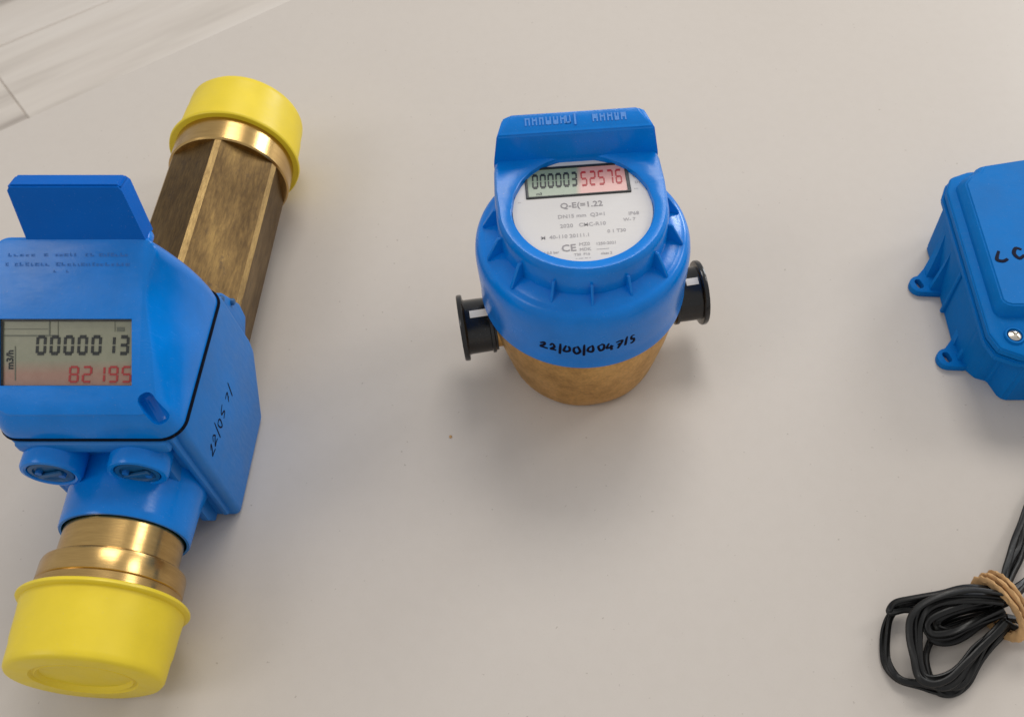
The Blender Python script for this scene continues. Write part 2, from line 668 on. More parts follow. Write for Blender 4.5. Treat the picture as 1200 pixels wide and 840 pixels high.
# brass front end
turned('brass_neck', [(0.012, .175), (.0233, .175), (.0233, .1432), (.0228, .1426), (.020, .1426), (0.012, .1426)], M['brass'], lm)
turned('brass_collar', [(.018, .1424), (.0258, .1424), (.0272, .1414), (.0276, .1400), (.0276, .1330), (.0272, .1326), (.0276, .1322), (.0276, .120), (.02, .120)], M['brass'], lm)
# brass far end
turned('brass_collar', [(.02, .3610), (.0300, .3610), (.0308, .3618), (.0308, .377), (.0285, .3775), (.0285, .390), (.02, .390)], M['brass'], lm)


def end_cap(y0, y1, s, k=1.0):
    """yellow push-on cap: y0 rim, y1 closed end, s direction of y"""
    L = abs(y1 - y0)
    pr = [(.0276, 0), (.0324, 0), (.0328, .0005), (.0329, .0014), (.0324, .0020), (.0310, .0024), (.0304, L * .3), (.0301, L * .60), (.0297, L * .68), (.0296, L * .88),
          (.0294, L * .95), (.0287, L * .985), (.0276, L), (.0195, L), (.0187, L - .0010), (.0182, L - .0010), (.0174, L - .0003), (.0168, L - .0008), (.0162, L - .0018), (0, L - .0018)]
    pr = [(q * (k if q > .027 else 1), t) for q, t in pr]
    o = turned('end_cap', [(r, y0 + s * t) for r, t in pr], M['yellow'], lm, segs=128, wob=.0004)
    return o


end_cap(.1278, .0985, -1, .975)
end_cap(.3765, .4105, 1, 1.035)

# hexagonal tarnished bar with rubbed edges
hexp = []
for k in range(6):
    c_ = radians(7 + 60 * k)
    for da in (-3.1, 3.1):
        hexp.append(c_ + radians(da))
R = 0.0298
bm = bmesh.new()
ys = [.236 + (.3610 - .236) * i / 24 for i in range(25)]
rings = []
for y in ys:
    rings.append([bm.verts.new((AX.x + R * sin(a), y, AX.z + R * cos(a))) for a in hexp])
n_ = len(hexp)
edge_faces = []
for i in range(24):
    for k in range(n_):
        l = (k + 1) % n_
        f_ = bm.faces.new((rings[i][k], rings[i][l], rings[i + 1][l], rings[i + 1][k]))
        if k % 2 == 0:
            f_.material_index = 1
bm.faces.new(rings[0])
bm.faces.new(rings[-1])
pipe = obj('hexagonal_pipe', bm, M['tarnish'], lm, smooth=5)
pipe.data.materials.append(M['brass_edge'])

# blue base housing: side profile (y, z) across the width
XL, XR = X0 - 0.0352, X0 + 0.0352
prof = [(.1835, .0775), (.1815, .070), (.1812, .0), (.2335, .0), (.2545, .028), (.2555, .036), (.2520, .070), (.2510, .0775)]


def side_place(a, b_, n):
    return Vector((n, a, b_))


bm = prism(prof, XL, XR, side_place)
bmesh.ops.bevel(bm, geom=[e for e in bm.edges], offset=0.0028, segments=3, affect='EDGES', profile=0.5, clamp_overlap=True)
base = obj('base_housing', bm, M['blue_rough'], lm)
# front step and ribs of the housing
for s in (-1, 1):
    bm = prism([(.1755, .070), (.1745, .010), (.1780, .002), (.186, .002), (.186, .076)], X0 + s * .0215, X0 + s * .0250, side_place, .0008)
    obj('rib', bm, M['blue_rough'], base)
    bm = prism([(.1785, .0765), (.1790, .006), (.186, .002), (.186, .0765)], X0 + s * .0290, X0 + s * .0315, side_place, .0007)
    obj('rib', bm, M['blue_rough'], base)
bm = box(X0 - .0300, X0 + .0300, .1760, .186, .0700, .0768, .0016, 2)
obj('front_step', bm, M['blue_rough'], base)
# catch at the back right corner
bm = prism([(.252, .074), (.2555, .071), (.2640, .052), (.2640, .042), (.2540, .036)], XR - .010, XR - .002, side_place, .001)
obj('rear_bracket', bm, M['blue_rough'], base)
bm = prism([(.252, .074), (.2555, .071), (.2640, .052), (.2640, .042), (.2540, .036)], XL + .002, XL + .010, side_place, .001)
obj('rear_bracket', bm, M['blue_rough'], base)
for a, b_ in ((.2515, .0715), (.2585, .0605)):
    obj('bracket_pin', lathe([(0, .0016), (.0012, .0014), (.0016, .0008), (.0016, -.002)], axis((XR - .002, a, b_), (1, 0, 0)), 16), M['groove'], base)

# collar that grips the brass neck
turned('pipe_collar', [(.0236, .190), (.0285, .190), (.0275, .180), (.0262, .173), (.0257, .1595), (.0256, .1565), (.0252, .1558), (.0242, .1558), (.0238, .160)], M['blue'], lm)

# two round sealing plugs under the lid
for sx in (-1, 1):
    cx = X0 - .002 + sx * .0172
    zc = .0635
    pl = obj('sealing_plug', lathe([(.0116, -.016), (.0116, -.0015), (.0110, -.0003), (.0098, 0), (.0090, -.0004), (.0086, -.0018), (0, -.0018)], axis((cx, .1700, zc), (0, -1, -0.05)), 48), M['blue'], base)
    obj('plug_disc', lathe([(0.0085, -.002), (.0084, -.0006), (.0068, -.0004), (.0064, -.0012), (.0, -.0012)], axis((cx, .1700, zc), (0, -1, -0.05)), 48), M['groove'], pl)
    bm = box(-.0060, .0060, -.0011, .0011, -.0010, .0006, .0004, 1)
    xf(bm, axis((cx, .1700, zc), (0, -1, -.05)) @ Matrix.Rotation(radians(20), 4, 'Z'))
    obj('plug_bar', bm, M['groove'], pl)
    for k in (-1, 1):
        obj('plug_pin', lathe([(0, .0008), (.0013, .0006), (.0014, -.001)], axis((cx + k * .0042, .1703, zc - k * .0012), (0, -1, 0)), 14), M['engraved'], pl)

# gasket line between base and lid


def rrect(x0, x1, y0, y1, r, z, n=8):
    out = []
    for cx, cy, a0 in ((x1 - r, y1 - r, 0), (x0 + r, y1 - r, 90), (x0 + r, y0 + r, 180), (x1 - r, y0 + r, 270)):
        for k in range(n + 1):
            a = radians(a0 + 90 * k / n)
            out.append((cx + r * cos(a), cy + r * sin(a), z))
    return out


bm = sweep(rrect(XL - .0007, XR + .0007, .1782, .2515,   .0085, .0778), .00085, 8, closed=True)
obj('gasket', bm, M['gasket'], lm)

# lid: wedge that lifts the display towards the reader
t34 = radians(34)
F0 = Vector((X0, .1813, .0916))
U = Vector((1, 0, 0))
V = Vector((0, cos(t34), sin(t34)))
N = Vector((0, -sin(t34), cos(t34)))


def P(u, v, w=0.0):
    return F0 + U * u + V * v + N * w


XC = X0 - .0002
SY0, SY1, SZ = .1780, .2512, .0785


def outline():
    # rounded rectangle with points along its sides, in seam coordinates
    hw_, r_ = .0360, .0085
    out = []
    corners = ((hw_ - r_, SY1 - r_, 0), (-hw_ + r_, SY1 - r_, 90), (-hw_ + r_, SY0 + r_, 180), (hw_ - r_, SY0 + r_, 270))
    for q in range(4):
        cx, cy, a0 = corners[q]
        arc = [(cx + r_ * cos(radians(a0 + 90 * k / 9)), cy + r_ * sin(radians(a0 + 90 * k / 9))) for k in range(10)]
        out += arc
        nx, ny, na = corners[(q + 1) % 4]
        e = (nx + r_ * cos(radians(na)), ny + r_ * sin(radians(na)))
        st = arc[-1]
        out += [(st[0] + (e[0] - st[0]) * k / 8, st[1] + (e[1] - st[1]) * k / 8) for k in range(1, 8)]
    return out


def interp(tab, v):
    for (a, p), (b_, q) in zip(tab, tab[1:]):
        if v <= b_:
            t = max(0, (v - a) / (b_ - a))
            t = t * t * (3 - 2 * t)
            return p + (q - p) * t
    return tab[-1][1]


HR = [(0, .0316), (.014, .0300), (.046, .0268), (.0675, .0318)]
HL = [(0, .0316), (.0675, .0322)]
ol = outline()


def top_pt(x, y, inset, lift):
    t = (y - SY0) / (SY1 - SY0)
    v = -.0006 + t * .0675
    v = v + (inset if t < .5 else -inset) * min(1, abs(t - .5) * 2.5)
    h_ = interp(HR if x > 0 else HL, v)
    return P(0, v, lift) + Vector((XC - X0, 0, 0)) + Vector((x / .0360 * (h_ - inset), 0, 0))


bm = bmesh.new()
rings = [[bm.verts.new((XC + x, y, SZ)) for x, y in ol]]
for t in (.15, .3, .45, .6, .75, .88, .95):
    ring = []
    for x, y in ol:
        tp = top_pt(x, y, 0, -.0006)
        back = (y - SY0) / (SY1 - SY0)
        ex = 2.0 - .55 * max(0, back - .5) * 2
        g_ = t ** ex
        ring.append(bm.verts.new((XC + x + (tp.x - XC - x) * g_, y + (tp.y - y) * g_, SZ + (tp.z - SZ) * t)))
    rings.append(ring)
for inset, lift in ((0, -.0006), (.0003, -.00015), (.0009, 0)):
    rings.append([bm.verts.new(top_pt(x, y, inset, lift)) for x, y in ol])
for A, B in zip(rings, rings[1:]):
    for i in range(len(A)):
        j = (i + 1) % len(A)
        bm.faces.new((A[i], A[j], B[j], B[i]))
bm.faces.new(rings[0][::-1])
bm.faces.new(rings[-1])
lid = obj('lid', bm, M['blue'], lm)

LU0, LU1, LV0, LV1 = -.0292, .0212, .0107, .0360        # display window in face coordinates


def slabbox(u0, u1, v0, v1, w0, w1, bev=0.0):
    return prism([(u0, v0), (u1, v0), (u1, v1), (u0, v1)], w0, w1, P, bev)


c1 = slabbox(LU0, LU1, LV0, LV1, -.0022, .01)
# lock recess in the front right corner of the lid
mrec = Matrix((( *U, 0), ( *V, 0), ( *N, 0), (0, 0, 0, 1))).transposed()
mrec.translation = P(.0285, .0020, 0)
cb = box(-.0033, .0033, -.0066, .0066, -.0065, .01, .0028, 4)
xf(cb, mrec @ Matrix.Rotation(radians(30), 4, 'Z'))
cut(lid, c1, cb)
ps = obj('display', slabbox(LU0 + .0001, LU1 - .0001, LV0 + .0001, LV1 - .0001, -.0030, -.0016), M['lcd_big'], lid)
# dark surround of the glass
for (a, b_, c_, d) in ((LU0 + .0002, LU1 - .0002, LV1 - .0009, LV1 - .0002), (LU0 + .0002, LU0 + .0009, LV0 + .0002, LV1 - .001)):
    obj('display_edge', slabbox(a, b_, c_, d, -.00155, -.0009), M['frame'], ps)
# figures: five zeros, a gap, 1 and 3
x = -.0172
for i, ch in enumerate('0000013'):
    if ch != ' ':
        obj('digit', digit(ch, P, x, LV0 + .0119, .0034, .0070, -.00155, -.0014, 1.9), M['lcd_black'], ps)
    x += .00525
x = -.0042
for ch in '82195':
    obj('digit', digit(ch, P, x, LV0 + .0012, .0036, .0062, -.00155, -.0014, 1.35), M['lcd_red'], ps)
    x += .0050
# small marks around the figures
bm = text_bm('m3/h', P, LU0 + .0046, LV0 + .0062, .0036, -.0015, rot=radians(90), bold=.00016)
obj('unit_text', bm, M['lcd_black'], ps, recalc=False)
for (a, b_, c_, d) in ((.0005, .0205, .0188, .01925), (.0005, .0178, .0214, .0216), (.0182, .0187, .0192, .0246), (.0216, .0218, .0185, .0246),
                       (.0432, .0434, .0205, .0246), (.0052, .0056, .0020, .0150), (.0440, .0470, .0206, .0222)):
    obj('segment_line', slab(P, LU0 + a, LV0 + c_, LU0 + b_, LV0 + d, -.00155, -.00145), M['lcd_grey'], ps)

M['window'], nt_, b_ = mat('clear_window', (0.01, 0.01, 0.01), 0.06, spec=0.8)
b_.inputs['Alpha'].default_value = 0.06
obj('display_window', slabbox(LU0 + .0001, LU1 - .0001, LV0 + .0001, LV1 - .0001, -.0008, -.0004), M['window'], lid)

# moulded information lines above the display (too small to be read in the photograph)
rg = random.Random(5)
bm = bmesh.new()
for row, (v0, u0, u1) in enumerate(((.0596, -.0255, .0215), (.0560, -.0265, .0225), (.0535, -.012, .001))):
    u = u0
    while u < u1:
        w = rg.uniform(.0006, .0016)
        hgt = rg.uniform(.0008, .0014)
        if rg.random() < (.85 if row < 2 else .4):
            merge(bm, slab(P, u, v0, u + w, v0 + hgt * .35, -.0001, .00012))
            merge(bm, slab(P, u, v0, u + w * .35, v0 + hgt, -.0001, .00014))
            if rg.random() < .6:
                merge(bm, slab(P, u, v0 + hgt * .7, u + w, v0 + hgt, -.0001, .00013))
        u += w + rg.uniform(.0004, .0010)
obj('moulded_text', bm, M['engraved'], lid)

# raised flap, standing on the top edge of the lid
fa = radians(77)
FV = Vector((0, cos(fa), sin(fa)))
FN = Vector((0, -sin(fa), cos(fa)))
H0 = P(0, .0655, -.0005)


def PF(u, v, w):
    return H0 + U * u + FV * v + FN * w


bm = bmesh.new()
prs = [(-.0187, 0), (.0264, 0), (.0250, .0232), (.0242, .0246), (-.0160, .0246), (-.0169, .0232)]
bm = prism(prs, -.0078, 0, PF)
bmesh.ops.bevel(bm, geom=[e for e in bm.edges if all((v.co - H0).dot(FV) > .020 for v in e.verts)], offset=.0016, segments=2, affect='EDGES', clamp_overlap=True)
flap = obj('flap', bm, M['blue_flap'], lm)
bm = box(-.0200, .0272, -.003, .003, -.0035, .0004, .0012, 2)
xf(bm, Matrix.Translation(H0 + Vector((0, .003, -.0005))))
obj('hinge_barrel', bm, M['blue'], lm)

# date written on the side of the base with a marker


def side_write(u, v):
    q = Vector((XR + .00003, .1875 + u + .15 * v, .0455 + v - .10 * u))
    return q, Vector((1, 0, 0))


obj('handwriting', handwriting('22/05 7/', side_write, .0050, .0052, .00040, jit=.14, seed=8), M['ink'], base)

# ================================================================== ROUND METER (centre)
C = Vector((0, .2757, 0))
cm_ = empty('water_meter', C, 'round blue water meter with white dial face and black plugs on its brass ports', 'water meter')
TB = Matrix.Translation(C)
RB = Matrix.Translation(C) @ Matrix.Rotation(radians(10.6), 4, 'Z')
RH = Matrix.Translation(C) @ Matrix.Rotation(radians(5.6), 4, 'Z')
body = obj('brass_body', lathe([(0, 0), (.0335, 0), (.0358, .0010), (.0374, .0040), (.0392, .012), (.0424, .028), (.0448, .043), (.0450, .056), (.030, .060), (0, .060)], TB, 96, .0003), M['brass_cast'], cm_)
# ports
for s in (-1, 1):
    m4 = RB @ axis((s * .034, 0, .0315), (s, 0, 0))
    pt = obj('port', lathe([(.0, 0), (.0115, 0), (.0115, .0125), (.0105, .0135), (0, .0135)], m4, 48), M['brass_cast'], body)
    m4 = RB @ axis((s * .0440, 0, .0315), (s, 0, 0))
    pg = obj('port_plug', lathe([(.0118, -.001), (.0128, -.001), (.0130, .0004), (.0132, .0125), (.0136, .0130), (.0156, .0132), (.0160, .0137), (.0160, .0152), (.0156, .0158), (.0112, .0158), (.0104, .0148), (.0100, .006), (0, .006)], m4, 64), M['black'], cm_)
    bm = bmesh.new()  # narrow white strip lying lengthwise on the upper side of the black plug
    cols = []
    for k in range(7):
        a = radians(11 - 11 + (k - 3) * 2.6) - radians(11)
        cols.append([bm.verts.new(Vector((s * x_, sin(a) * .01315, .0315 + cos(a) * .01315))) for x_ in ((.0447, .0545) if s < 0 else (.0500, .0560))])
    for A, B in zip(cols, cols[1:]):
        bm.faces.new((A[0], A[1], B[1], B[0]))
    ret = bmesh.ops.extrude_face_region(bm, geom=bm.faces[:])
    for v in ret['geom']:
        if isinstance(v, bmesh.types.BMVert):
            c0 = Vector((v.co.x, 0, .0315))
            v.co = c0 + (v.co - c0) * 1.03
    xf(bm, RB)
    obj('white_strip', bm, M['face'], pg)
    obj('plug_ring', lathe([(.0130, 0), (.0140, .0004), (.0140, .0018), (.0130, .0022)], m4, 48), M['black'], pg)

# blue skirt ring with rounded shoulder
obj('retaining_ring', lathe([(.0400, .0520), (.0466, .0512), (.0473, .0518), (.0475, .0535), (.0471, .0560), (.0473, .0600), (.0478, .0770), (.0478, .0805), (.0474, .0838), (.0466, .0862), (.0454, .0878), (.0442, .0884),
                             (.0430, .0886), (.0425, .0890), (.0400, .0903), (.0375, .0914), (.0360, .0916), (.030, .0916)], TB, 128), M['blue'], cm_)
# register head: D shaped collar round the face


def head_outline(r, hwd, back, n=40):
    pts = []
    a_end = math.asin(min(1, .012 / r))
    for k in range(n + 1):
        a = pi - a_end * 0 + (pi) * k / n
        pts.append((r * cos(a), r * sin(a)))
    pts += [(hwd, .012), (hwd - .0004, back * .7), (hwd - .0025, back)]
    pts += [((hwd - .0025) * (1 - 2 * k / 12), back) for k in range(1, 12)]
    pts += [(-(hwd - .0025), back), (-(hwd - .0004), back * .7), (-hwd, .012)]
    return pts


def head_place(a, b_, n):
    return RH @ Vector((a, b_, n))


bm = bmesh.new()
layers = [(.0370, .0372, .0365, .0858), (.0368, .0371, .0362, .1020), (.0362, .0367, .0356, .1044), (.0350, .0358, .0345, .1055)]
rings = []
for r, hwd, back, z in layers:
    rings.append([bm.verts.new(head_place(a, b_, z)) for a, b_ in head_outline(r, hwd, back)])
inner = []
no = len(rings[0])
for z, rr_ in ((.1053, .0312), (.1046, .0303), (.1026, .0300), (.1010, .0300)):
    ring = []
    for a, b_ in head_outline(.0370, .0372, .0365):
        t = math.atan2(b_, a)
        ring.append(bm.verts.new(head_place(rr_ * cos(t), rr_ * sin(t), z)))
    rings.append(ring)
for A, B in zip(rings, rings[1:]):
    for i in range(no):
        j = (i + 1) % no
        bm.faces.new((A[i], A[j], B[j], B[i]))
bm.faces.new(rings[0][::-1])
bm.faces.new(rings[-1])
head = obj('register_head', bm, M['blue'], cm_)
# radial ribs between head and ring
for ang in (-164, -139, -114, -90, -66, -41, -15, 9, 171):
    a = radians(ang)
    wid = .0011 if ang in (-114, -90, -66) else .0014
    r0, r1 = .0355, (.0418 if ang in (-114, -90, -66) else .0440)
    top = .0985 if ang in (-114, -90, -66) else .1000

    def rib_place(p, q, n, a=a):
        return RH @ (Matrix.Rotation(a, 4, 'Z') @ Vector((p, n, q)))
    bm = prism([(r0, .0870), (r1, .0870), (r1, .0895), (.0385, top), (r0, top)], -wid / 2, wid / 2, rib_place, .0003, 1)
    obj('rib', bm, M['blue'], head)
# white dial card
FZH = .1024
face = obj('dial_face', lathe([(0, .1008), (.0298, .1008), (.0298, FZH), (0, FZH)], RH, 96), M['face'], cm_)


def PD(u, v, w=0.0):
    return RH @ Vector((u, v, FZH + w))


DU0, DU1, DV0, DV1 = -.0236, .0219, .0080, .0262
fr = obj('display_frame', prism([(DU0, DV0), (DU1, DV0), (DU1, DV1), (DU0, DV1)], -.0004, .0007, PD, .0003, 1), M['frame'], face)
cut(fr, prism([(DU0 + .0011, DV0 + .0008), (DU1 - .0014, DV0 + .0008), (DU1 - .0014, DV1 - .0013), (DU0 + .0011, DV1 - .0013)], .00015, .003, PD))
gl = obj('display', slab(PD, DU0 + .0012, DV0 + .0009, DU1 - .0015, DV1 - .0014, .00012, .00028), M['lcd_small'], face)
x = DU0 + .0026
for ch in '000003':
    obj('digit', digit(ch, PD, x, DV0 + .0058, .0024, .0082, .00028, .00040, 1.7, .04), M['lcd_black'], gl)
    x += .0034
x += .0008
for ch in '52576':
    obj('digit', digit(ch, PD, x, DV0 + .0054, .0026, .0086, .00028, .00040, 1.4, .04), M['lcd_red'], gl)
    x += .0038
bm = text_bm('m3', PD, DU0 + .0045, DV0 + .0018, .0020, .00035, bold=.00006)
obj('unit_text', bm, M['lcd_black'], gl, recalc=False)
# print on the card
rows = [('Q-E(=1.22', -.0095, .0014, .0043, 'print'), ('M 0,5 bar', -.0190, -.0232, .0018, 'print_faint'), ('class 2', .0050, -.0255, .0018, 'print_faint'), ('T30  P16', -.0060, -.0252, .0018, 'print_faint'), ('DN15 mm  Q3=1', -.0110, -.0042, .0028, 'print_faint'),
        ('2020   CMC-R10', -.0105, -.0095, .0028, 'print_faint'), ('M  40-110 20111.1', -.0190, -.0152, .0027, 'print_faint'),
        ('0 1 T30', .0090, -.0140, .0025, 'print_faint'), ('CE', -.0110, -.0225, .0052, 'print'), ('MZ0', -.0035, -.0200, .0024, 'print_faint'), ('MDK', -.0035, -.0228, .0022, 'print_faint'),
        ('1250-2021', .0035, -.0202, .0020, 'print_faint'), ('--------', .0035, -.0230, .0020, 'print_faint'), ('- --- -- -', -.0055, -.0272, .0020, 'print_faint'),
        ('IP68', .0190, -.0050, .0026, 'print_faint'), ('W- 7', .0165, -.0082, .0024, 'print_faint'), ('W1', .0235, .0165, .0020, 'print_faint'),
        ('D1', .0240, .0130, .0020, 'print_faint'), ('---', .0232, .0095, .0020, 'print_faint'), ('--', -.0272, .0060, .0020, 'print_faint')]
for tx, u, v, sz, mm in rows:
    bm = text_bm(tx, PD, u, v, sz, .00012, bold=.00007 if sz > .004 else .00003)
    obj('printed_text', bm, M[mm], face, recalc=False)

# upright flap behind the dial: thick, with a chamfered lettered top


def PC(a, b_, n):
    return RH @ Vector((a, b_, n))


bm = bmesh.new()
YB = .0288
lay = [(.0985, .0368, YB, YB + .0040), (.1045, .0366, YB, YB + .0060), (.1185, .0342, YB + .0012, YB + .0125)]
rings = []
for z, hwd, y0, y1 in lay:
    rings.append([bm.verts.new(PC(a, b_, z)) for a, b_ in ((-hwd, y0), (hwd, y0), (hwd - .003, y1), (-hwd + .003, y1))])
rings.append([bm.verts.new(PC(a, b_, z)) for a, b_, z in ((-.0330, YB + .0022, .1194), (.0330, YB + .0022, .1194), (.0272, YB + .0116, .1212), (-.0272, YB + .0116, .1212))])
for A, B in zip(rings, rings[1:]):
    for i in range(4):
        j = (i + 1) % 4
        bm.faces.new((A[i], A[j], B[j], B[i]))
bm.faces.new(rings[0][::-1])
bm.faces.new(rings[-1])
bmesh.ops.bevel(bm, geom=[e for e in bm.edges], offset=.0008, segments=2, affect='EDGES', clamp_overlap=True)
fl = obj('flap', bm, M['blue'], cm_)
# raised lettering on the flap's top: a bar between two words
rg = random.Random(11)


def PT(u, v, w=0.0):
    p0 = Vector((0, YB + .0022, .1194))
    dv = Vector((0, .0094, .0018)).normalized()
    dn = Vector((0, -.0018, .0094)).normalized()
    return RH @ (p0 + Vector((u, 0, 0)) + dv * v + dn * w)


bm = bmesh.new()
merge(bm, slab(PT, -.0003, .0020, .0005, .0080, -.0002, .0006))
u = -.0215
while u < .0225:
    if -.0035 < u < .0075:
        if -.0035 < u < -.0028:
            pass
        u += .0012
        continue
    w = rg.uniform(.0018, .0026)
    merge(bm, slab(PT, u, .0030, u + .0006, .0070, -.0002, .00035))
    merge(bm, slab(PT, u + w - .0006, .0030, u + w, .0070, -.0002, .0003))
    merge(bm, slab(PT, u, rg.choice((.0030, .0046, .0062)), u + w, rg.choice((.0052, .0070)), -.0002, .0002))
    u += w + .0009
merge(bm, slab(PT, -.0040, .0030, -.0034, .0070, -.0002, .0005))
merge(bm, slab(PT, -.0040, .0030, -.0018, .0037, -.0002, .0005))
merge(bm, slab(PT, -.0023, .0030, -.0018, .0070, -.0002, .0005))
obj('moulded_lettering', bm, M['relief'], fl)

# date written round the ring


def ring_write(u, v):
    ang = radians(-113.0) + u / .0474
    z = .0625 + v + .0028 * (u / .04)
    p = Vector((.04752 * cos(ang), .04752 * sin(ang), 0)) + C
    p.z = z
    return p, Vector((cos(ang), sin(ang), 0))


obj('handwriting', handwriting('22/00/0047/5', ring_write, .0052, .0040, .00060, jit=.12, seed=22), M['ink'], cm_)

# ================================================================== JUNCTION BOX (right)
jb = empty('junction_box', (.26, .30, 0), 'blue lidded plastic box with slotted mounting ears and a steel lid screw', 'box')
BX0, BX1 = .1905, .336
BY0, BY1 = .2430, .3580


def flat_place(a, b_, n):
    return Vector((a, b_, n))


# walls lean out slightly from foot to rim; the corners are notched for the screw columns
def foot(dx, z):
    c_ = .0155
    return [(BX0 - dx, BY0 + c_ + .006), (BX0 + .006 - dx, BY0 + c_ - .002), (BX0 + c_ - .003, BY0 + c_ - .004), (BX0 + c_, BY0 + .002 - dx), (BX0 + c_ + .002, BY0 - dx),
            (BX1 - c_ - .002, BY0 - dx), (BX1 - c_, BY0 + .002 - dx), (BX1 - c_ + .003, BY0 + c_ - .004), (BX1 - .006 + dx, BY0 + c_ - .002), (BX1 + dx, BY0 + c_ + .006),
            (BX1 + dx, BY1 - c_), (BX1 - c_, BY1 + dx), (BX0 + c_, BY1 + dx), (BX0 - dx, BY1 - c_)]


bm = bmesh.new()
rings = []
for dx, z in ((-.0012, 0), (0, .0010), (.0008, .034)):
    rings.append([bm.verts.new((a, b_, z)) for a, b_ in foot(dx, z)])
for A, B in zip(rings, rings[1:]):
    for i in range(len(A)):
        j = (i + 1) % len(A)
        bm.faces.new((A[i], A[j], B[j], B[i]))
bm.faces.new(rings[0][::-1])
bm.faces.new(rings[-1])
bmesh.ops.bevel(bm, geom=[e for e in bm.edges if abs(e.verts[0].co.z - e.verts[1].co.z) > .01], offset=.0018, segments=3, affect='EDGES', clamp_overlap=True)
bbody = obj('box_body', bm, M['blue_box'], jb)


def rim_poly(x0, x1, y0, y1, c0, c1):
    """plan with clipped front and back corners"""
    return [(x0, y0 + c0), (x0 + c0 * .25, y0 + c0 * .35), (x0 + c0, y0), (x1 - c0, y0), (x1 - c0 * .25, y0 + c0 * .35), (x1, y0 + c0),
            (x1, y1 - c1), (x1 - c1 * .3, y1 - c1 * .3), (x1 - c1, y1), (x0 + c1, y1), (x0 + c1 * .3, y1 - c1 * .3), (x0, y1 - c1)]


def stack(levels, m, name, parent, bev=.0008, smooth=38):
    bm = bmesh.new()
    rings = [[bm.verts.new((a, b_, z)) for a, b_ in poly] for poly, z in levels]
    for A, B in zip(rings, rings[1:]):
        for i in range(len(A)):
            j = (i + 1) % len(A)
            bm.faces.new((A[i], A[j], B[j], B[i]))
    bm.faces.new(rings[0][::-1])
    bm.faces.new(rings[-1])
    if bev:
        bmesh.ops.recalc_face_normals(bm, faces=bm.faces[:])
        es = [e for e in bm.edges if e.calc_face_angle(0) > radians(18)]
        bmesh.ops.bevel(bm, geom=es, offset=bev, segments=2, affect='EDGES', clamp_overlap=True)
    return obj(name, bm, m, parent, smooth=smooth)


stack([(rim_poly(BX0 - .0022, BX1 + .0022, BY0 - .0025, BY1 + .001, .013, .014), .0335),
       (rim_poly(BX0 - .0022, BX1 + .0022, BY0 - .0025, BY1 + .001, .013, .014), .0375)], M['blue_box'], 'rim', bbody)
jlid = stack([(rim_poly(BX0 - .0016, BX1 + .0016, BY0 - .0020, BY1 + .0005, .013, .014), .0380),
              (rim_poly(BX0 - .0016, BX1 + .0016, BY0 - .0020, BY1 + .0005, .013, .014), .0420),
              (rim_poly(BX0 + .0000, BX1 - .000, BY0 - .0008, BY1 - .0005, .013, .014), .0432)], M['blue_box'], 'lid', jb, .0006)
# raised panel of the lid, clipped round the screw pockets
px0, px1, py0, py1 = BX0 + .0028, BX1 - .0028, BY0 + .0192, BY1 + .005


def panel(d):
    return [(px0 + d, py0 + .003 + d), (px0 + .0015 + d, py0 + .001 + d), (px0 + .004 + d, py0 + d), (px1 - .004 - d, py0 + d), (px1 - d, py0 + .004 + d),
            (px1 - d, py1 - .022), (px1 - .006 - d, py1 - .014), (px1 - .010 - d, py1 - .004 - d), (px0 + .040, py1 - d), (px0 + .0125 + d, py1 - .0052 - d),
            (px0 + .0095 + d, py1 - .0095 - d), (px0 + .004 + d, py1 - .0125 - d), (px0 + d, py1 - .0175 - d)]


stack([(panel(0), .0425), (panel(.0006), .0465), (panel(.0028), .0500)], M['blue_box'], 'lid_panel', jlid, .0007)
# screws in the front corners
for sx in (BX0 + .0092, BX1 - .0092):
    well = obj('screw_well', lathe([(.0036, .0425), (.0046, .0425), (.0047, .0440), (.0043, .0446), (.0037, .0446), (.0034, .0434), (.0034, .0428)], Matrix.Translation((sx, BY0 + .0085, 0)), 40), M['blue_box'], jlid)
    sc_ = obj('screw', lathe([(0, .0450), (.0016, .0449), (.0029, .0443), (.0031, .0435), (.0031, .0420), (0, .0420)], Matrix.Translation((sx, BY0 + .0085, 0)), 32), M['screw'], jlid)
    cut(sc_, xf(box(-.0024, .0024, -.0004, .0004, .0439, .047), Matrix.Translation((sx, BY0 + .0085, 0)) @ Matrix.Rotation(radians(35), 4, 'Z')),
        xf(box(-.0004, .0004, -.0024, .0024, .0439, .047), Matrix.Translation((sx, BY0 + .0085, 0)) @ Matrix.Rotation(radians(35), 4, 'Z')))


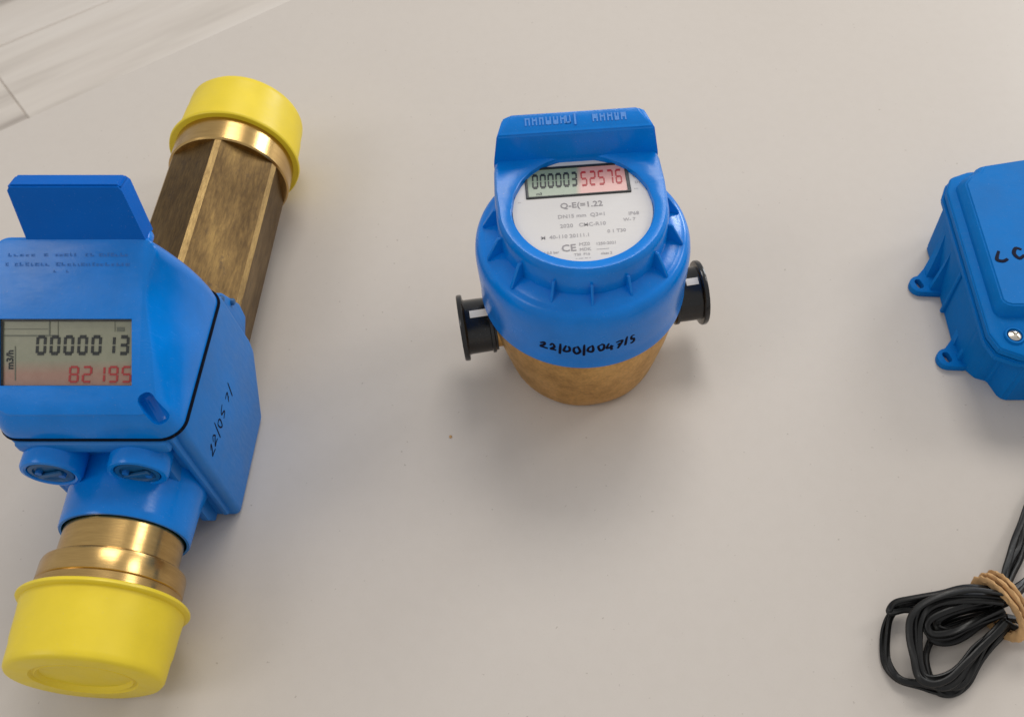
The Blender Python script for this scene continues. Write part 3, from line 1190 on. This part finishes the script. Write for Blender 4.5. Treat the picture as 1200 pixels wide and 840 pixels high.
# mounting ears with slots and leaning gussets
def ear(cx, cy, base_y0, base_y1, bx, gz, gy, par):
    pts = []
    for k in range(13):
        a = radians(95 + 170 * k / 12)
        pts.append((cx + .0056 * cos(a), cy + .0056 * sin(a)))
    pts = pts + [(bx, base_y0), (bx, base_y1)]
    bm = prism(pts, 0, .0042, flat_place, .0008, 2)
    e_ = obj('mounting_ear', bm, M['blue_box'], par)
    cut(e_, xf(box(-.0018, .0018, -.0031, .0031, -.01, .02, .0015, 3), Matrix.Translation((cx - .0006, cy, 0)) @ Matrix.Rotation(radians(18), 4, 'Z')))
    # leaning web from the rim down to the ear, thick at the foot
    for y_top, y_bot, th in gy:
        bm = bmesh.new()
        rows = []
        for t in (0, .25, .5, .75, 1):
            x_ = (bx - .0012) + (cx + .0040 - (bx - .0012)) * t ** 1.6
            y_ = y_top + (y_bot - y_top) * t
            z_ = gz + (.0040 - gz) * t
            w_ = th * (.55 + .45 * t)
            rows.append([bm.verts.new((x_, y_ - w_, z_)), bm.verts.new((x_, y_ + w_, z_)), bm.verts.new((bx + .002, y_ + w_ * 1.6, z_ - .0005)), bm.verts.new((bx + .002, y_ - w_ * 1.6, z_ - .0005))])
        for A, B in zip(rows, rows[1:]):
            for i in range(4):
                j = (i + 1) % 4
                bm.faces.new((A[i], A[j], B[j], B[i]))
        bm.faces.new(rows[0][::-1])
        bm.faces.new(rows[-1])
        obj('gusset', bm, M['blue_box'], e_)
    return e_


ear(.1805, .3138, .3075, .3325, BX0 + .001, .0325, ((.3330, .3215, .0030), (.3180, .3110, .0012)), bbody)
ear(.1852, .2665, .2605, .2830, BX0 + .003, .0325, ((.2830, .2760, .0022), (.2690, .2660, .0012)), bbody)
# upright wall ribs
for yy in (.2975,):
    obj('wall_rib', box(BX0 - .0022, BX0 + .002, yy - .0012, yy + .0012, .001, .0332, .0006, 1), M['blue_box'], bbody)


def lid_write(u, v):
    return Vector((.1985 + u, .2905 + v + u * .22, .05002)), Vector((0, 0, 1))


obj('handwriting', handwriting('lc', lid_write, .0072, .0084, .00095, seed=4), M['ink'], jlid)

# ================================================================== CABLE COIL (bottom right)
cam_h, f_, pc, psn = .398, 1100., cos(radians(56)), sin(radians(56))


def at(px, py, z):
    a, b_ = (px - 683) / f_, -(py - 420) / f_
    D = cam_h - z
    y = D * (pc + b_ * psn) / (psn - b_ * pc)
    return Vector((a * (y * pc + D * psn), y, z))


coil = empty('cable_coil', (.176, .135, 0), 'coil of flat black cable tied with a tan band', 'cable')
strands = [
    # (pixel x, pixel y, height)
    [(1172, 700, .012), (1140, 699, .011), (1100, 704, .010), (1062, 708, .008), (1043, 724, .005), (1037, 750, .0035), (1039, 776, .003), (1054, 796, .0032), (1080, 803, .004), (1106, 808, .0045), (1128, 800, .006), (1144, 776, .008), (1162, 750, .009), (1180, 728, .011)],
    [(1172, 693, .016), (1138, 690, .0155), (1104, 694, .0150), (1070, 702, .0130), (1050, 707, .0105), (1045, 715, .0085), (1060, 714, .0080), (1080, 715, .0095), (1112, 714, .0110), (1145, 708, .0130), (1174, 704, .014)],
    [(1174, 703, .019), (1140, 701, .0180), (1106, 703, .0170), (1086, 712, .0150), (1078, 730, .0120), (1076, 755, .0100), (1077, 780, .0090), (1086, 798, .0080), (1106, 806, .0080), (1126, 796, .0085), (1140, 774, .0095), (1158, 750, .0110), (1178, 730, .013)],
    [(1174, 706, .009), (1146, 711, .0075), (1118, 718, .0060), (1098, 728, .0055), (1090, 739, .0050), (1096, 748, .0050), (1114, 750, .0050), (1136, 741, .0055), (1158, 727, .0065), (1178, 717, .008)],
    [(1174, 702, .015), (1142, 708, .0125), (1112, 716, .0105), (1098, 725, .0095), (1099, 736, .0092), (1118, 739, .0095), (1142, 729, .0110), (1174, 712, .015)],
    [(1176, 716, .017), (1152, 726, .0140), (1134, 735, .0125), (1112, 744, .0115), (1092, 744, .0120), (1086, 730, .0135), (1100, 717, .0150), (1136, 706, .0165), (1174, 699, .0175)],
    [(1174, 714, .006), (1150, 722, .0035), (1122, 728, .0028), (1098, 740, .0028), (1086, 766, .0028), (1086, 790, .0030), (1098, 808, .0030), (1116, 812, .0030), (1132, 800, .0030), (1146, 776, .0030), (1162, 756, .004), (1184, 736, .006)],
    [(1174, 698, .0205), (1143, 695, .0200), (1108, 698, .0190), (1082, 706, .0170), (1070, 722, .0150), (1068, 744, .0130), (1071, 768, .0115), (1078, 790, .0105), (1092, 797, .0105), (1110, 792, .0110), (1130, 776, .0115), (1150, 754, .012), (1178, 728, .0145)],
    # beyond the band
    [(1160, 706, .013), (1172, 692, .013), (1180, 668, .009), (1190, 640, .0060), (1202, 606, .0030), (1222, 560, .0028), (1248, 500, .0028)],
    [(1160, 712, .010), (1176, 696, .010), (1188, 668, .0065), (1200, 640, .0040), (1216, 604, .0028), (1236, 566, .0028), (1262, 500, .0028)],
    [(1164, 712, .016), (1182, 704, .017), (1196, 692, .016), (1214, 672, .013), (1240, 650, .009), (1280, 640, .005), (1300, 668, .0030), (1280, 700, .004), (1240, 722, .008), (1206, 726, .010), (1180, 722, .012)],
    [(1164, 700, .012), (1184, 692, .013), (1204, 676, .010), (1232, 652, .006), (1270, 624, .0035), (1310, 640, .0030), (1316, 690, .0030), (1280, 728, .0035), (1230, 740, .005), (1198, 740, .007), (1176, 728, .008)],
    [(1166, 720, .006), (1190, 726, .0045), (1216, 736, .0032), (1250, 742, .0030), (1290, 730, .0030)],
]
fine = []
for i, st in enumerate(strands):
    # the coil is a thin two-core cable: most turns lie in pairs, not quite side by side
    for k in ((-1, 1) if i < 10 else (0,)):
        sh = random.uniform(1.8, 2.9) * k
        dz = .0012 * k * (1 if i % 2 else -1)
        pts = []
        for n, (px, py, z) in enumerate(st):
            w = sh * (.4 + .6 * abs(sin(n * .9 + i)))
            a = Vector(st[min(n + 1, len(st) - 1)][:2]) - Vector(st[max(n - 1, 0)][:2])
            a.normalize()
            pts.append((px - a.y * w, py + a.x * w, max(.0016, z + dz)))
        fine.append(pts)
for i, st in enumerate(fine):
    path = catmull([at(*p) for p in st], 9)
    for q in path:
        q += Vector((noise.noise(q * 70 + Vector((i, 0, 0))), noise.noise(q * 70 + Vector((0, i, 5))), 0)) * .0010

    def upv(t, i=i):
        return Vector((.8 * sin(6.0 * t + i), .8 * cos(5.1 * t + i * 1.7), 1)).normalized()
    bm = sweep(path, .0015, 16, flat=.52, up=upv, twin=True)
    for v in bm.verts:
        v.co.z = max(v.co.z, .0003)
    obj('cable', bm, M['cable'], coil)

# tan band wound round the bundle, three loose turns
bc = at(1175, 710, .0115)
bd = (at(1200, 690, .0115) - at(1140, 726, .0115)).normalized()
bs = Vector((-bd.y, bd.x, 0))
bd = Vector((bd.x, bd.y, 0))
for k in range(3):
    off = (k - 1.0) * .0032
    path = []
    for i in range(64):
        a = 2 * pi * i / 64
        rr_ = 1 + .03 * sin(3 * a + k * 2)
        q = bc + bd * (off + .0012 * sin(a + k)) + bs * (cos(a) * .0130 * rr_) + Vector((0, 0, sin(a) * .0108 * rr_))
        q.z = max(q.z, .0010)
        path.append(q)
    bm = sweep(path, .0021, 14, closed=True, flat=.45, up=bd)
    for v in bm.verts:
        v.co += Vector((noise.noise(v.co * 700), noise.noise(v.co * 700 + Vector((5, 0, 0))), noise.noise(v.co * 700 + Vector((0, 5, 0))))) * .0007
        v.co.z = max(v.co.z, .0002)
    obj('binding_band', bm, M['seal'], coil)

# a crumb on the table left of the round meter's shadow
bm = bmesh.new()
bmesh.ops.create_icosphere(bm, subdivisions=2, radius=.0007)
for v in bm.verts:
    v.co *= 1 + noise.noise(v.co * 1500) * .5
    v.co.z = v.co.z * .6
zmin = min(v.co.z for v in bm.verts)
bmesh.ops.translate(bm, verts=bm.verts, vec=Vector((-.0640, .2226, -zmin)))
cr = obj('crumb', bm, M['seal'])
cr['label'] = 'tiny tan crumb on the bare table beside the round meter'
cr['category'] = 'crumb'
